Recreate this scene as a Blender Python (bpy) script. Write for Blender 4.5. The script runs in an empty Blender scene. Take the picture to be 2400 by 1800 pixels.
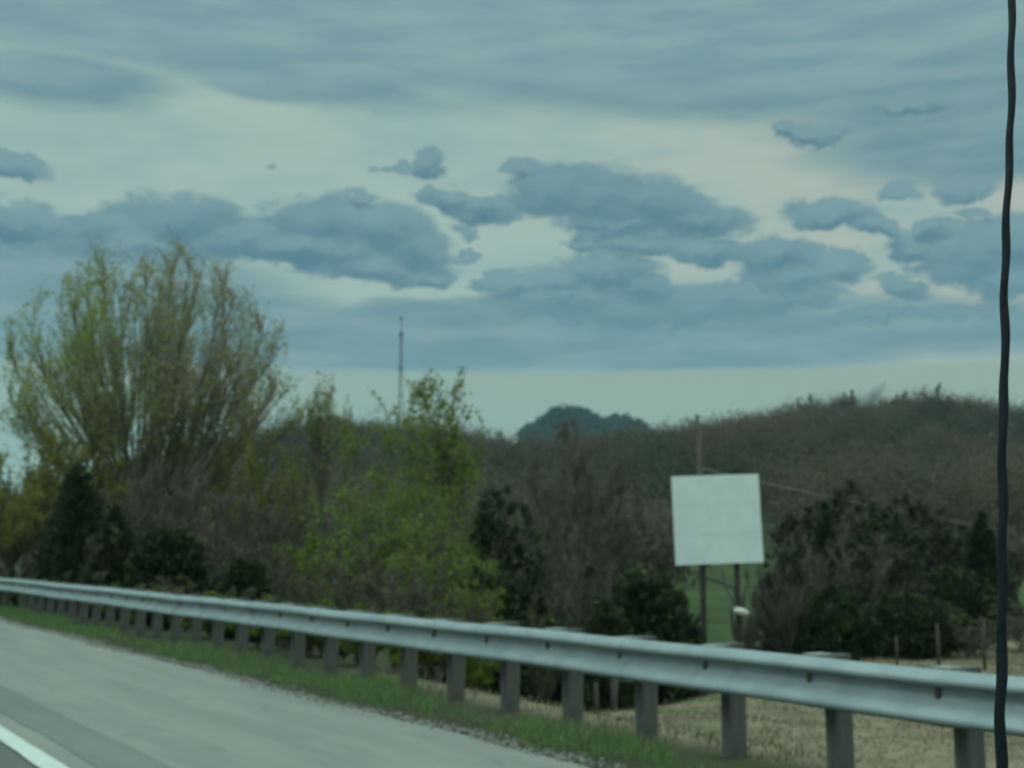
import bpy, math, random
import numpy as np

# ------------------------------------------------------------------ camera, world, sun, exposure
F = 2932.0                       # focal length in pixels of the 2400 px wide photograph
EYE = 1.45
PITCH = math.atan(391.0 / F)
scene = bpy.context.scene
COL = scene.collection

cam_d = bpy.data.cameras.new("camera")
cam_d.sensor_width = 36.0
cam_d.lens = F / 2400.0 * 36.0
cam_d.clip_start = 0.05
cam_d.clip_end = 6000.0
cam_d.dof.use_dof = True         # the photo is softly out of focus beyond the aerial
cam_d.dof.focus_distance = 1.25
cam_d.dof.aperture_fstop = 9.5
cam = bpy.data.objects.new("camera", cam_d)
cam.location = (0, 0, EYE)
cam.rotation_euler = (math.pi / 2 + PITCH, 0, 0)
COL.objects.link(cam)
scene.camera = cam

scene.view_settings.view_transform = 'Standard'
scene.view_settings.look = 'None'
scene.view_settings.exposure = 0.0
scene.view_settings.gamma = 1.0

SUN_EL, SUN_AZ = math.radians(38), math.radians(-100)   # azimuth clockwise from +Y
sun_d = bpy.data.lights.new("sun", 'SUN')
sun_d.energy = 0.5
sun_d.angle = math.radians(20)
sun_d.color = (0.86, 1.0, 0.90)
sun = bpy.data.objects.new("sun", sun_d)
COL.objects.link(sun)
sun.rotation_euler = (math.pi / 2 - SUN_EL, 0, -SUN_AZ + math.pi)
sun.location = (0, 0, 400)


def ray(u, v):
    x = (u - 1200) / F; y = -(v - 900) / F
    c, s = math.cos(PITCH), math.sin(PITCH)
    return np.array([x, c - s * y, s + c * y])


def azel(u, v):
    r = ray(u, v)
    return math.atan2(r[0], r[1]), math.atan2(r[2], math.hypot(r[0], r[1]))


def srgb(r, g, b):
    def f(c):
        c /= 255.0
        return c / 12.92 if c <= .04045 else ((c + .055) / 1.055) ** 2.4
    return (f(r), f(g), f(b), 1.0)


class NT:
    """small helper for node trees"""
    def __init__(self, tree):
        self.t = tree; self.n = tree.nodes; self.l = tree.links

    def node(self, kind, **kw):
        nd = self.n.new(kind)
        for k, v in kw.items():
            setattr(nd, k, v)
        return nd

    def put(self, sock, v):
        if isinstance(v, bpy.types.NodeSocket):
            self.l.new(v, sock)
        else:
            sock.default_value = v

    def math(self, op, a, b=0.0, clamp=False):
        nd = self.node('ShaderNodeMath', operation=op, use_clamp=clamp)
        self.put(nd.inputs[0], a); self.put(nd.inputs[1], b)
        return nd.outputs[0]

    def vmath(self, op, a, b=(0, 0, 0)):
        nd = self.node('ShaderNodeVectorMath', operation=op)
        self.put(nd.inputs[0], a); self.put(nd.inputs[1], b)
        return nd.outputs[0]

    def scale(self, a, s):
        nd = self.node('ShaderNodeVectorMath', operation='SCALE')
        self.put(nd.inputs[0], a); self.put(nd.inputs[3], s)
        return nd.outputs[0]

    def noise(self, vec, scale, detail=4, rough=.5, dist=0.0, out=0):
        nd = self.node('ShaderNodeTexNoise')
        if vec is not None:
            self.l.new(vec, nd.inputs['Vector'])
        nd.inputs['Scale'].default_value = scale
        nd.inputs['Detail'].default_value = detail
        nd.inputs['Roughness'].default_value = rough
        nd.inputs['Distortion'].default_value = dist
        return nd.outputs[out]

    def step(self, v, a, b, kind='SMOOTHSTEP', lo=0.0, hi=1.0):
        nd = self.node('ShaderNodeMapRange', interpolation_type=kind)
        self.put(nd.inputs[0], v)
        nd.inputs[1].default_value = a; nd.inputs[2].default_value = b
        nd.inputs[3].default_value = lo; nd.inputs[4].default_value = hi
        return nd.outputs[0]

    def mix(self, f, a, b, mode='MIX'):
        nd = self.node('ShaderNodeMix', data_type='RGBA', blend_type=mode)
        self.put(nd.inputs[0], f); self.put(nd.inputs[6], a); self.put(nd.inputs[7], b)
        return nd.outputs[2]


world = bpy.data.worlds.new("World")
scene.world = world
world.use_nodes = True
w = NT(world.node_tree)
w.n.clear()
w_out = w.node('ShaderNodeOutputWorld')
w_bg = w.node('ShaderNodeBackground')
w_bg.inputs['Strength'].default_value = 0.1
w.l.new(w_bg.outputs[0], w_out.inputs[0])
sky = w.node('ShaderNodeTexSky', sky_type='NISHITA')
sky.sun_disc = False
sky.sun_elevation = SUN_EL
sky.sun_rotation = SUN_AZ
tc = w.node('ShaderNodeTexCoord')
sep = w.node('ShaderNodeSeparateXYZ')
w.l.new(tc.outputs['Generated'], sep.inputs[0])
az = w.math('ARCTAN2', sep.outputs[0], sep.outputs[1])
el = w.math('ARCSINE', sep.outputs[2])
cmb = w.node('ShaderNodeCombineXYZ')
w.l.new(az, cmb.inputs[0]); w.l.new(el, cmb.inputs[1])
P = cmb.outputs[0]
# ragged cloud edges: two sizes of warp
Pst = w.vmath('MULTIPLY', P, (1.0, 1.7, 1.0))


def warp(vec, src, scale, amp, detail):
    nz = w.noise(src, scale, detail, .55, out=1)
    c = w.vmath('SUBTRACT', nz, (.5, .5, .5))
    return w.vmath('ADD', vec, w.vmath('MULTIPLY', c, (amp, amp * .75, 0)))


Pw = warp(P, Pst, 10.0, .022, 4)
Pw = warp(Pw, Pst, 30.0, .034, 5)
Pw = warp(Pw, Pst, 85.0, .015, 4)


def blobs(lst, vec):
    acc = None
    for (u, v, ru, rv, rot) in lst:
        a, e = azel(u, v)
        mp = w.node('ShaderNodeMapping', vector_type='TEXTURE')
        w.l.new(vec, mp.inputs[0])
        mp.inputs['Location'].default_value = (a, e, 0)
        mp.inputs['Rotation'].default_value = (0, 0, math.radians(-rot))
        mp.inputs['Scale'].default_value = (ru / F, rv / F, 1)
        g = w.node('ShaderNodeTexGradient', gradient_type='SPHERICAL')
        w.l.new(mp.outputs[0], g.inputs[0])
        acc = g.outputs[1] if acc is None else w.math('MAXIMUM', acc, g.outputs[1])
    return acc


# dark ragged cumulus: centre, radii in photo pixels, tilt
CUM = [(240, 525, 95, 40, 0), (420, 520, 170, 62, 0), (330, 560, 230, 55, 0), (560, 560, 220, 50, 0), (760, 520, 150, 65, 0), (900, 535, 130, 60, 10),
       (700, 575, 300, 45, 0), (970, 580, 110, 50, 10), (880, 620, 190, 45, 4), (1000, 645, 75, 28, 0), (1085, 597, 45, 13, 0),
       (40, 515, 105, 42, 0), (40, 395, 75, 28, 8), (1010, 388, 40, 34, 0), (935, 392, 40, 12, 0), (875, 388, 20, 9, 0), (632, 386, 14, 10, 0), (840, 455, 38, 18, 8),
       (1050, 470, 85, 26, 8), (1140, 495, 120, 32, 0), (1230, 395, 52, 24, 0), (1290, 450, 110, 62, 0), (1400, 455, 160, 68, 4), (1540, 475, 150, 62, 10),
       (1640, 512, 140, 36, 6), (1460, 520, 160, 34, 0), (1370, 568, 65, 20, 0), (1500, 565, 170, 36, 0), (1650, 582, 130, 34, 4), (1090, 545, 30, 16, 10),
       (1200, 665, 95, 25, 4), (1300, 660, 95, 36, 0), (1420, 640, 125, 44, 0), (1500, 670, 100, 35, 6), (1330, 705, 210, 34, 0), (1650, 712, 240, 48, 0), (1500, 730, 260, 36, 0),
       (1905, 315, 80, 24, 6), (1840, 295, 36, 20, 20), (2130, 240, 120, 22, 3), (1950, 495, 115, 30, 0), (2055, 530, 62, 28, 18), (1830, 590, 100, 40, 0),
       (1850, 640, 120, 50, 0), (1960, 620, 80, 42, 0), (1830, 695, 150, 28, 0), (2120, 448, 46, 18, 6), (2270, 440, 80, 28, 0), (2195, 535, 50, 20, 0), (2280, 500, 46, 14, 8),
       (2290, 600, 140, 68, 0), (2370, 570, 110, 60, 0), (2150, 580, 70, 36, 30), (2115, 665, 68, 26, 16), (2060, 727, 95, 18, 0), (2260, 722, 130, 14, 0), (2370, 650, 110, 46, 0)]
CUM = [(u, v, ru * 1.32, rv * 1.36, r_) for (u, v, ru, rv, r_) in CUM]
cum = blobs(CUM, Pw)
cum_up = blobs(CUM, w.vmath('ADD', Pw, (0, 22 / F, 0)))
fine = w.noise(Pst, 60.0, 5, .6)
cumv = w.math('ADD', cum, w.math('MULTIPLY', w.math('SUBTRACT', fine, .5), .42))
cum_mask = w.step(cumv, .09, .42)
# soft stratus sheets
SOFT = [(1100, 810, 2400, 90, 0), (150, 650, 640, 120, 0), (480, 715, 520, 85, 4), (1000, 745, 500, 48, 0), (1650, 750, 800, 70, 0), (300, 20, 1500, 170, 4), (1500, 40, 1500, 260, 2), (2300, 130, 700, 260, 0),
        (2300, 330, 500, 110, 0), (700, 190, 500, 70, 4), (100, 190, 350, 80, 0), (1650, 190, 900, 120, 3), (60, 800, 700, 90, 0), (2200, 760, 700, 80, 0)]
Psoft = warp(P, w.vmath('MULTIPLY', P, (1.0, 3.4, 1.0)), 6.0, .055, 4)
soft = blobs(SOFT, Psoft)
streak = w.noise(w.vmath('MULTIPLY', P, (1.0, 6.0, 1.0)), 9.0, 5, .55)
softv = w.math('ADD', soft, w.math('MULTIPLY', w.math('SUBTRACT', streak, .5), .55))
soft_mask = w.step(softv, -.06, .50)
BR = srgb(166, 188, 177); BRW = srgb(178, 186, 173)
bright = w.mix(w.step(az, -.05, .35), BR, BRW)
bright = w.mix(w.step(w.noise(w.vmath('MULTIPLY', P, (1.0, 3.0, 1.0)), 7.0, 3), .4, .7), bright, srgb(150, 178, 174))
hor = w.mix(w.step(az, -.3, .3), srgb(149, 172, 159), srgb(152, 170, 150))
base = w.mix(w.step(el, azel(1200, 884)[1], azel(1200, 862)[1]), hor, bright)
soft_col = w.mix(w.step(streak, .35, .68), srgb(109, 143, 151), srgb(128, 158, 161))
hi = w.step(el, azel(1200, 330)[1], azel(1200, 100)[1])
soft_col = w.mix(hi, soft_col, w.mix(w.step(streak, .35, .7), srgb(121, 154, 162), srgb(139, 168, 169)))
above = w.step(el, azel(1200, 885)[1], azel(1200, 860)[1])
col = w.mix(w.math('MULTIPLY', soft_mask, above), base, soft_col)
dn = w.noise(w.vmath('MULTIPLY', P, (1.0, 2.6, 1.0)), 14.0, 5, .6)
lit = w.math('MULTIPLY', w.math('SUBTRACT', cum, cum_up), .42)          # lighter where the cloud thins upward, darker along its flat base
lit = w.math('ADD', lit, w.math('MULTIPLY', w.math('SUBTRACT', dn, .5), .55))
lit = w.math('SUBTRACT', lit, w.math('MULTIPLY', cumv, .12))
dark_col = w.mix(w.step(lit, -.30, .16), srgb(84, 122, 137), srgb(122, 154, 159))
low = w.step(el, azel(1200, 640)[1], azel(1200, 760)[1])
dark_col = w.mix(w.math('MULTIPLY', low, .6), dark_col, srgb(108, 142, 150))
col = w.mix(w.math('MULTIPLY', cum_mask, above), col, dark_col)
# everywhere outside the view the sheet of cloud is brighter towards the zenith
zen = w.step(el, .44, 1.25, lo=1.0, hi=3.0)
backm = w.step(w.math('ABSOLUTE', az), .55, 1.3)
back = w.math('ADD', 1.0, w.math('MULTIPLY', backm, w.step(el, .10, .7, lo=-.35, hi=.95)))
outside = w.math('MAXIMUM', w.step(el, .44, 1.0), w.step(w.math('ABSOLUTE', az), .55, 1.1))
col = w.mix(outside, col, w.vmath('MULTIPLY', col, (.92, 1.03, 1.06)))
cloud = w.scale(col, w.math('MULTIPLY', w.math('MULTIPLY', zen, back), 10.0))
nish = w.scale(sky.outputs[0], .9)
skycol = w.mix(.97, nish, cloud)
w.l.new(skycol, w_bg.inputs['Color'])

# ------------------------------------------------------------------ road frame
RD = np.array([-.6309686, 1.0088527]); RD /= np.linalg.norm(RD)
RN = np.array([RD[1], -RD[0]])        # to the right of the road


def xy(s, t):
    return RD * s + RN * t


# ------------------------------------------------------------------ helpers
def tag(o, label=None, cat=None, group=None, kind=None):
    for k, v in (('label', label), ('category', cat), ('group', group), ('kind', kind)):
        if v:
            o[k] = v
    return o


def npmesh(name, verts, faces, attr=None, smooth=False):
    """verts (N,3); faces (M,k) of equal size, or a list of such arrays; attr: one float per face"""
    if not isinstance(faces, list):
        faces = [faces]
    verts = np.asarray(verts, dtype=np.float32)
    loops = np.concatenate([f.ravel() for f in faces]).astype(np.int32)
    sizes = np.concatenate([np.full(len(f), f.shape[1]) for f in faces]).astype(np.int32)
    starts = np.concatenate([[0], np.cumsum(sizes)[:-1]]).astype(np.int32)
    me = bpy.data.meshes.new(name)
    me.vertices.add(len(verts)); me.vertices.foreach_set('co', verts.ravel())
    me.loops.add(len(loops)); me.loops.foreach_set('vertex_index', loops)
    me.polygons.add(len(sizes)); me.polygons.foreach_set('loop_start', starts)
    try:
        me.polygons.foreach_set('loop_total', sizes)
    except Exception:
        pass
    me.polygons.foreach_set('use_smooth', np.full(len(sizes), smooth, dtype=bool))
    if attr is not None:
        a = me.attributes.new('tint', 'FLOAT', 'FACE')
        a.data.foreach_set('value', np.asarray(attr, dtype=np.float32))
    me.update(calc_edges=True)
    return me


def link(name, me, mat, parent=None, loc=None):
    o = bpy.data.objects.new(name, me)
    COL.objects.link(o)
    if mat is not None and me is not None and len(me.materials) == 0:
        me.materials.append(mat)
    if parent is not None:
        o.parent = parent
    if loc is not None:
        o.location = loc
    return o


def empty(name, loc=(0, 0, 0), rz=0):
    o = bpy.data.objects.new(name, None)
    o.location = loc; o.rotation_euler = (0, 0, rz)
    o.empty_display_size = .3
    COL.objects.link(o)
    return o


BOXF = np.array([[0, 1, 3, 2], [4, 6, 7, 5], [0, 4, 5, 1], [2, 3, 7, 6], [0, 2, 6, 4], [1, 5, 7, 3]])


class MB:
    def __init__(self):
        self.v = []; self.f = []; self.n = 0

    def add(self, v, f):
        v = np.asarray(v, float)
        self.v.append(v); self.f.append(np.asarray(f) + self.n); self.n += len(v)

    def box(self, c, sx, sy, sz, ax=None):
        """ax: 3x3 rows = local axes"""
        p = np.array([[i, j, k] for i in (-.5, .5) for j in (-.5, .5) for k in (-.5, .5)]) * [sx, sy, sz]
        if ax is not None:
            p = p @ np.asarray(ax)
        self.add(p + np.asarray(c), BOXF)

    def tube(self, pts, rad, m=8, caps=True):
        pts = np.asarray(pts, float); K = len(pts)
        rad = np.broadcast_to(np.asarray(rad, float), (K,))
        tg = np.gradient(pts, axis=0); tg /= np.linalg.norm(tg, axis=1, keepdims=True) + 1e-9
        ref = np.array([0, 0, 1.]) if abs(tg[0][2]) < .8 else np.array([1., 0, 0])
        a = np.cross(tg, ref); a /= np.linalg.norm(a, axis=1, keepdims=True)
        b = np.cross(tg, a)
        th = np.linspace(0, 2 * np.pi, m, endpoint=False)
        v = pts[:, None] + rad[:, None, None] * (np.cos(th)[None, :, None] * a[:, None] + np.sin(th)[None, :, None] * b[:, None])
        f = []
        for k in range(K - 1):
            for i in range(m):
                j = (i + 1) % m
                f.append([k * m + i, k * m + j, (k + 1) * m + j, (k + 1) * m + i])
        v = v.reshape(-1, 3)
        if caps:
            v = np.vstack([v, pts[0], pts[-1]])
            for i in range(0, m, 1):
                j = (i + 1) % m
                f.append([K * m, j, i, i]); f.append([K * m + 1, (K - 1) * m + i, (K - 1) * m + j, (K - 1) * m + j])
        self.add(v, np.array(f))

    def mesh(self, name, smooth=False):
        V = np.vstack(self.v); Fq = np.vstack(self.f)
        tri = Fq[:, 2] == Fq[:, 3]
        fl = [x for x in (Fq[~tri], Fq[tri][:, :3]) if len(x)]
        return npmesh(name, V, fl, smooth=smooth)


def frame_from(dirv):
    z = np.asarray(dirv, float); z /= np.linalg.norm(z)
    r = np.array([0, 0, 1.]) if abs(z[2]) < .9 else np.array([1., 0, 0])
    x = np.cross(r, z); x /= np.linalg.norm(x)
    return x, np.cross(z, x), z


# ------------------------------------------------------------------ materials
def base_mat(name, rough=.85, metal=0.0, spec=.3):
    m = bpy.data.materials.new(name)
    m.use_nodes = True
    t = NT(m.node_tree)
    b = t.n['Principled BSDF']
    b.inputs['Roughness'].default_value = rough
    b.inputs['Metallic'].default_value = metal
    b.inputs['Specular IOR Level'].default_value = spec
    return m, t, b


def noise_mat(name, c1, c2, scale=4.0, detail=5, rough=.85, metal=0.0, spec=.3, bump=0.0, bscale=30.0, stretch=None, a=.35, b_=.65):
    m, t, b = base_mat(name, rough, metal, spec)
    co = t.node('ShaderNodeTexCoord').outputs['Object']
    if stretch:
        co = t.vmath('MULTIPLY', co, stretch)
    nz = t.noise(co, scale, detail, .6)
    c = t.mix(t.step(nz, a, b_), (*c1, 1), (*c2, 1))
    t.l.new(c, b.inputs['Base Color'])
    if bump:
        bp = t.node('ShaderNodeBump')
        bp.inputs['Strength'].default_value = bump
        bp.inputs['Distance'].default_value = .02
        t.l.new(t.noise(co, bscale, 4), bp.inputs['Height'])
        t.l.new(bp.outputs[0], b.inputs['Normal'])
    return m


def leaf_mat(name, cols, transl=.3, rough=.7):
    """colour from the per-face tint through a ramp, some light passes through the leaf"""
    m, t, b = base_mat(name, rough, 0, .15)
    at = t.node('ShaderNodeAttribute', attribute_name='tint')
    rp = t.node('ShaderNodeValToRGB')
    e = rp.color_ramp.elements
    while len(e) < len(cols):
        e.new(.5)
    for i, c in enumerate(cols):
        e[i].position = i / (len(cols) - 1); e[i].color = (*c, 1)
    t.l.new(at.outputs['Fac'], rp.inputs[0])
    t.l.new(rp.outputs[0], b.inputs['Base Color'])
    if transl > 0:
        tr = t.node('ShaderNodeBsdfTranslucent')
        t.l.new(rp.outputs[0], tr.inputs[0])
        mx = t.node('ShaderNodeMixShader'); mx.inputs[0].default_value = transl
        t.l.new(b.outputs[0], mx.inputs[1]); t.l.new(tr.outputs[0], mx.inputs[2])
        t.l.new(mx.outputs[0], t.n['Material Output'].inputs[0])
    return m


M = {}
M['bark'] = noise_mat('bark', (.075, .066, .053), (.14, .125, .105), 8, stretch=(1, 1, .2), bump=.4)
M['bark_pale'] = noise_mat('bark_pale', (.085, .070, .056), (.15, .128, .105), 8, stretch=(1, 1, .2), bump=.4)
M['bark_dark'] = noise_mat('bark_dark', (.04, .035, .028), (.075, .065, .052), 8, stretch=(1, 1, .2))
M['bark_big'] = noise_mat('bark_olive', (.13, .12, .08), (.20, .185, .14), 8, stretch=(1, 1, .2))
M['leaf_big'] = leaf_mat('leaf_big', [(.34, .27, .22), (.32, .30, .13), (.30, .34, .07), (.25, .33, .07)], .5)
M['leaf_green'] = leaf_mat('leaf_green', [(.07, .09, .03), (.12, .175, .03), (.19, .25, .033), (.16, .225, .04)], .45)
M['leaf_yellow'] = leaf_mat('leaf_yellow', [(.12, .10, .055), (.16, .16, .04), (.22, .22, .04), (.18, .21, .045)], .4)
M['leaf_cedar'] = leaf_mat('leaf_cedar', [(.026, .032, .022), (.034, .048, .026), (.048, .068, .026), (.09, .105, .03)], .1)
M['leaf_mass'] = leaf_mat('leaf_cedar_brown', [(.05, .042, .032), (.062, .055, .04), (.046, .055, .032), (.075, .085, .04)], .15)
M['leaf_bud'] = leaf_mat('leaf_bud', [(.09, .07, .052), (.11, .088, .065), (.11, .11, .05), (.10, .13, .04)], .25)
M['wood_post'] = noise_mat('wood_post', (.05, .041, .035), (.085, .07, .059), 9, stretch=(1, 1, .15), bump=.3)
M['hill_leaf'] = leaf_mat('hill_leaf', [(.118, .090, .070), (.088, .072, .057), (.066, .072, .042), (.026, .038, .030), (.145, .098, .066), (.085, .11, .045)], .5)


# ------------------------------------------------------------------ the lie of the land
def smooth(x, a, b):
    t = np.clip((x - a) / (b - a), 0, 1)
    return t * t * (3 - 2 * t)


# skyline of the wooded ridge: photo column, row of the tree tops
RIDGE = np.array([[-2600, 1150], [-900, 1090], [-200, 1040], [0, 1034], [300, 1040], [540, 1020], [640, 1000], [700, 985], [780, 978], [860, 985], [1000, 992], [1080, 1004],
                  [1180, 1024], [1280, 1030], [1400, 1022], [1480, 1004], [1560, 992], [1640, 978], [1720, 962], [1800, 944], [1880, 928], [2000, 917], [2090, 917], [2150, 912],
                  [2240, 922], [2320, 935], [2420, 948], [2700, 985], [3400, 1020], [5000, 1100]], float)
R_AZ = np.array([azel(u, v)[0] for u, v in RIDGE])
R_TE = np.array([math.tan(azel(u, v)[1]) for u, v in RIDGE])
R_RIDGE = 360.0


def vnoise(x, y, s, seed=0):
    return (np.sin(x / s + seed * 1.7 + 1.3 * np.sin(y / s * .8 + seed)) + np.sin(y / s * 1.1 + 2.1 * seed + 1.1 * np.sin(x / s * .7 - seed))) * .5


def ground(x, y):
    x = np.asarray(x, float); y = np.asarray(y, float)
    s = x * RD[0] + y * RD[1]; t = x * RN[0] + y * RN[1]
    r = np.hypot(x, y); a = np.arctan2(x, y)
    low = -3.9 + .25 * vnoise(x, y, 11, 3)
    z = low * smooth(t, 6.7, 17)
    # shelf of dry grass on the right
    m = smooth(20.5 + 1.45 * x - y, -3.5, 1.0) * smooth(x, -2.6, 1.4)
    shelf = -1.22 + .07 * vnoise(x, y, 3.1, 1) + .05 * vnoise(x, y, 1.3, 2) - .006 * (y - 12)
    z = z * (1 - m) + np.where(t > 6.7, shelf * smooth(t, 6.6, 9.2), 0) * m
    # valley floor rises into a meadow, then the wooded hills
    z = z + smooth(r, 62, 150) * 3.9 * (t > 0)
    te = np.interp(a, R_AZ, R_TE)
    top = EYE + te * R_RIDGE - 10.2
    k = np.clip((r - 125) / (R_RIDGE - 125), 0, 1)
    hill = top * (k ** 1.15) + 3.6 * vnoise(x, y, 31, 5) * smooth(r, 150, 230) * (1 - smooth(r, 330, 360))
    back = 1 - .75 * smooth(r, 380, 760)
    front = smooth(t, 40, 110)
    z = z + hill * back * front
    # far blue hill
    far = np.zeros_like(x)
    for (u, v, wdt, dd) in ((1335, 960, 205, 1300.), (1450, 980, 190, 1320.), (775, 982, 160, 1250.), (1240, 994, 50, 1310.)):
        aa, ee = azel(u, v)
        cx, cy = dd * math.sin(aa), dd * math.cos(aa)
        px = (x - cx) * math.cos(aa) - (y - cy) * math.sin(aa)
        py = (x - cx) * math.sin(aa) + (y - cy) * math.cos(aa)
        hz = EYE + dd * math.tan(ee) - 10
        far = np.maximum(far, np.maximum(hz, 0) * np.exp(-np.abs(px / (wdt * dd / F)) ** 2.3 - (py / 190.) ** 2))
    z = np.where((far > 4) & (far > z), far, z)
    # the roadbed and the strip under the rail
    z = np.where(t < 5.3, -.012, z)
    z = np.where((t >= 5.3) & (t <= 6.7), np.minimum(z, 0) + .03 * smooth(t, 5.3, 5.7), z)
    z = np.where(t < -12, -.012 - .8 * smooth(-t, 12, 20), z)
    return z


def gz(x, y):
    return float(ground(x, y))


def axis_pts(lo, hi, fine_lo, fine_hi, st, g=1.045):
    p = list(np.arange(fine_lo, fine_hi, st)); d = st
    x = p[-1]
    while x < hi:
        d *= g; x += d; p.append(min(x, hi))
    d = st; x = p[0]; q = []
    while x > lo:
        d *= g * 1.05; x -= d; q.append(max(x, lo))
    return np.array(q[::-1] + p)


S = axis_pts(-1300, 1900, -10, 48, .5)
T = axis_pts(-1300, 1900, -2, 34, .42)
T = np.sort(np.concatenate([T[(abs(T - 5.3) > .1) & (abs(T - 6.7) > .1)], [5.29, 5.31, 6.7]]))
SS, TT = np.meshgrid(S, T, indexing='ij')
XX = SS * RD[0] + TT * RN[0]; YY = SS * RD[1] + TT * RN[1]
ZZ = ground(XX, YY)
ni, nj = SS.shape
ii, jj = np.meshgrid(np.arange(ni - 1), np.arange(nj - 1), indexing='ij')
q = (ii * nj + jj).ravel()
gf = np.stack([q, q + nj, q + nj + 1, q + 1], 1)
me = npmesh('ground', np.stack([XX, YY, ZZ], -1).reshape(-1, 3), gf, smooth=True)
# what grows where: 0 litter under the trees, 1 dry tan field, 2 green meadow
rr = np.hypot(XX, YY)
tan_ = smooth(20.5 + 1.45 * XX - YY, -3.5, 1.0) * smooth(XX, -2.6, 0) * smooth(TT, 5.9, 6.4) * (1 - smooth(rr, 60, 80))
meadow = smooth(np.arctan2(XX, YY), .06, .10) * smooth(rr, 48, 62) * (1 - smooth(rr, 128, 150)) * (TT > 5)
verge = .5 * smooth(TT, 5.35, 5.6) * (1 - smooth(TT, 6.0, 6.4))
for nm, ar in (('dry', tan_), ('meadow', np.maximum(meadow, verge))):
    at = me.attributes.new(nm, 'FLOAT', 'POINT')
    at.data.foreach_set('value', ar.ravel().astype(np.float32))
m, t, b = base_mat('ground_cover', .95, 0, .1)
co = t.node('ShaderNodeTexCoord').outputs['Object']
lit = t.mix(t.step(t.noise(co, .5, 6, .65), .35, .65), (.05, .042, .03, 1), (.035, .05, .022, 1))
dry = t.mix(t.step(t.noise(co, .9, 6, .7), .36, .62), (.13, .105, .075, 1), (.215, .175, .12, 1))
dry = t.mix(t.step(t.noise(t.vmath('MULTIPLY', co, (1, 1.4, 1)), .33, 4, .6), .58, .70), dry, (.085, .13, .045, 1))
mea = t.mix(t.step(t.noise(co, .25, 6, .7), .35, .65), (.04, .056, .026, 1), (.062, .085, .034, 1))
a1 = t.node('ShaderNodeAttribute', attribute_name='dry').outputs['Fac']
a2 = t.node('ShaderNodeAttribute', attribute_name='meadow').outputs['Fac']
c = t.mix(a2, lit, mea); c = t.mix(a1, c, dry)
t.l.new(c, b.inputs['Base Color'])
bp = t.node('ShaderNodeBump'); bp.inputs['Strength'].default_value = .6; bp.inputs['Distance'].default_value = .05
t.l.new(t.noise(co, 9, 6, .7), bp.inputs['Height']); t.l.new(bp.outputs[0], b.inputs['Normal'])
tag(link('ground', me, m), kind='structure')

# ------------------------------------------------------------------ road
rng = np.random.default_rng(4)


def strip(name, t0, t1, s0, s1, z, mat, wob0=0.0, wob1=0.0, step=.12, thick=0.0):
    s = np.arange(s0, s1, step); n = len(s)

    def wob(a, k):
        if not a:
            return np.zeros(n)
        w_ = np.convolve(rng.normal(size=n + 8), np.ones(5) / 5, 'same')[:n] + .8 * np.sin(s * 1.3 + k) + .5 * np.sin(s * 3.1 + 2 * k)
        return w_ * a
    a_ = t0 + wob(wob0, 1.); b_ = t1 + wob(wob1, 2.)
    A = s[:, None] * RD + a_[:, None] * RN; B = s[:, None] * RD + b_[:, None] * RN
    V = np.concatenate([np.c_[A, np.full(n, z)], np.c_[B, np.full(n, z)]])
    i = np.arange(n - 1)
    Fc = np.stack([i, i + n, i + n + 1, i + 1], 1)
    return tag(link(name, npmesh(name, V, Fc), mat), kind='structure')


def road_mat(name, c1, c2, c3, grain=(.5, 1.5), streaks=True):
    m, t, b = base_mat(name, .8, 0, .35)
    co = t.node('ShaderNodeTexCoord').outputs['Object']
    mp = t.node('ShaderNodeMapping'); t.l.new(co, mp.inputs[0])
    mp.inputs['Rotation'].default_value = (0, 0, -math.atan2(RD[1], RD[0]))
    st = t.vmath('MULTIPLY', mp.outputs[0], (.22, 1.6, 1))
    c = t.mix(t.step(t.noise(st, 1.6, 6, .6), .32, .68), (*c1, 1), (*c2, 1))
    c = t.mix(t.math('MULTIPLY', t.step(t.noise(t.vmath('MULTIPLY', mp.outputs[0], (.5, 1.2, 1)), 2.2, 5, .65), .56, .72), .55), c, (*c3, 1))
    g = t.noise(co, 140, 2, .5)
    c = t.mix(t.step(g, .3, .7, lo=0.0, hi=.30), c, (*c3, 1))
    t.l.new(c, b.inputs['Base Color'])
    bp = t.node('ShaderNodeBump'); bp.inputs['Strength'].default_value = .35; bp.inputs['Distance'].default_value = .004
    t.l.new(g, bp.inputs['Height']); t.l.new(bp.outputs[0], b.inputs['Normal'])
    return m


M['lane'] = road_mat('lane_asphalt', (.085, .088, .086), (.11, .112, .108), (.06, .062, .06))
M['shoulder'] = road_mat('shoulder_pavement', (.165, .166, .150), (.208, .207, .187), (.118, .12, .11))
M['rumble'] = road_mat('rumble_asphalt', (.125, .128, .12), (.155, .158, .148), (.09, .092, .087))
M['line'] = noise_mat('road_paint', (.40, .43, .40), (.50, .53, .50), 14, rough=.6, bump=.2, bscale=120)
strip('road', -9.2, 2.02, -60, 700, .000, M['lane'], step=.5)
strip('road_shoulder', 2.02, 5.06, -60, 700, .004, M['shoulder'], 0.0, .022)
strip('rumble_strip', 2.24, 2.66, -30, 250, .008, M['rumble'], .012, .006)
strip('road_marking', 1.90, 2.06, -30, 400, .012, M['line'], .004, .004, step=.08)
# milled grooves of the rumble strip: shallow dark bars across the band
def hit(u, v, z=0.0):
    r = ray(u, v); k = (z - EYE) / r[2]; return r[:2] * k


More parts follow.
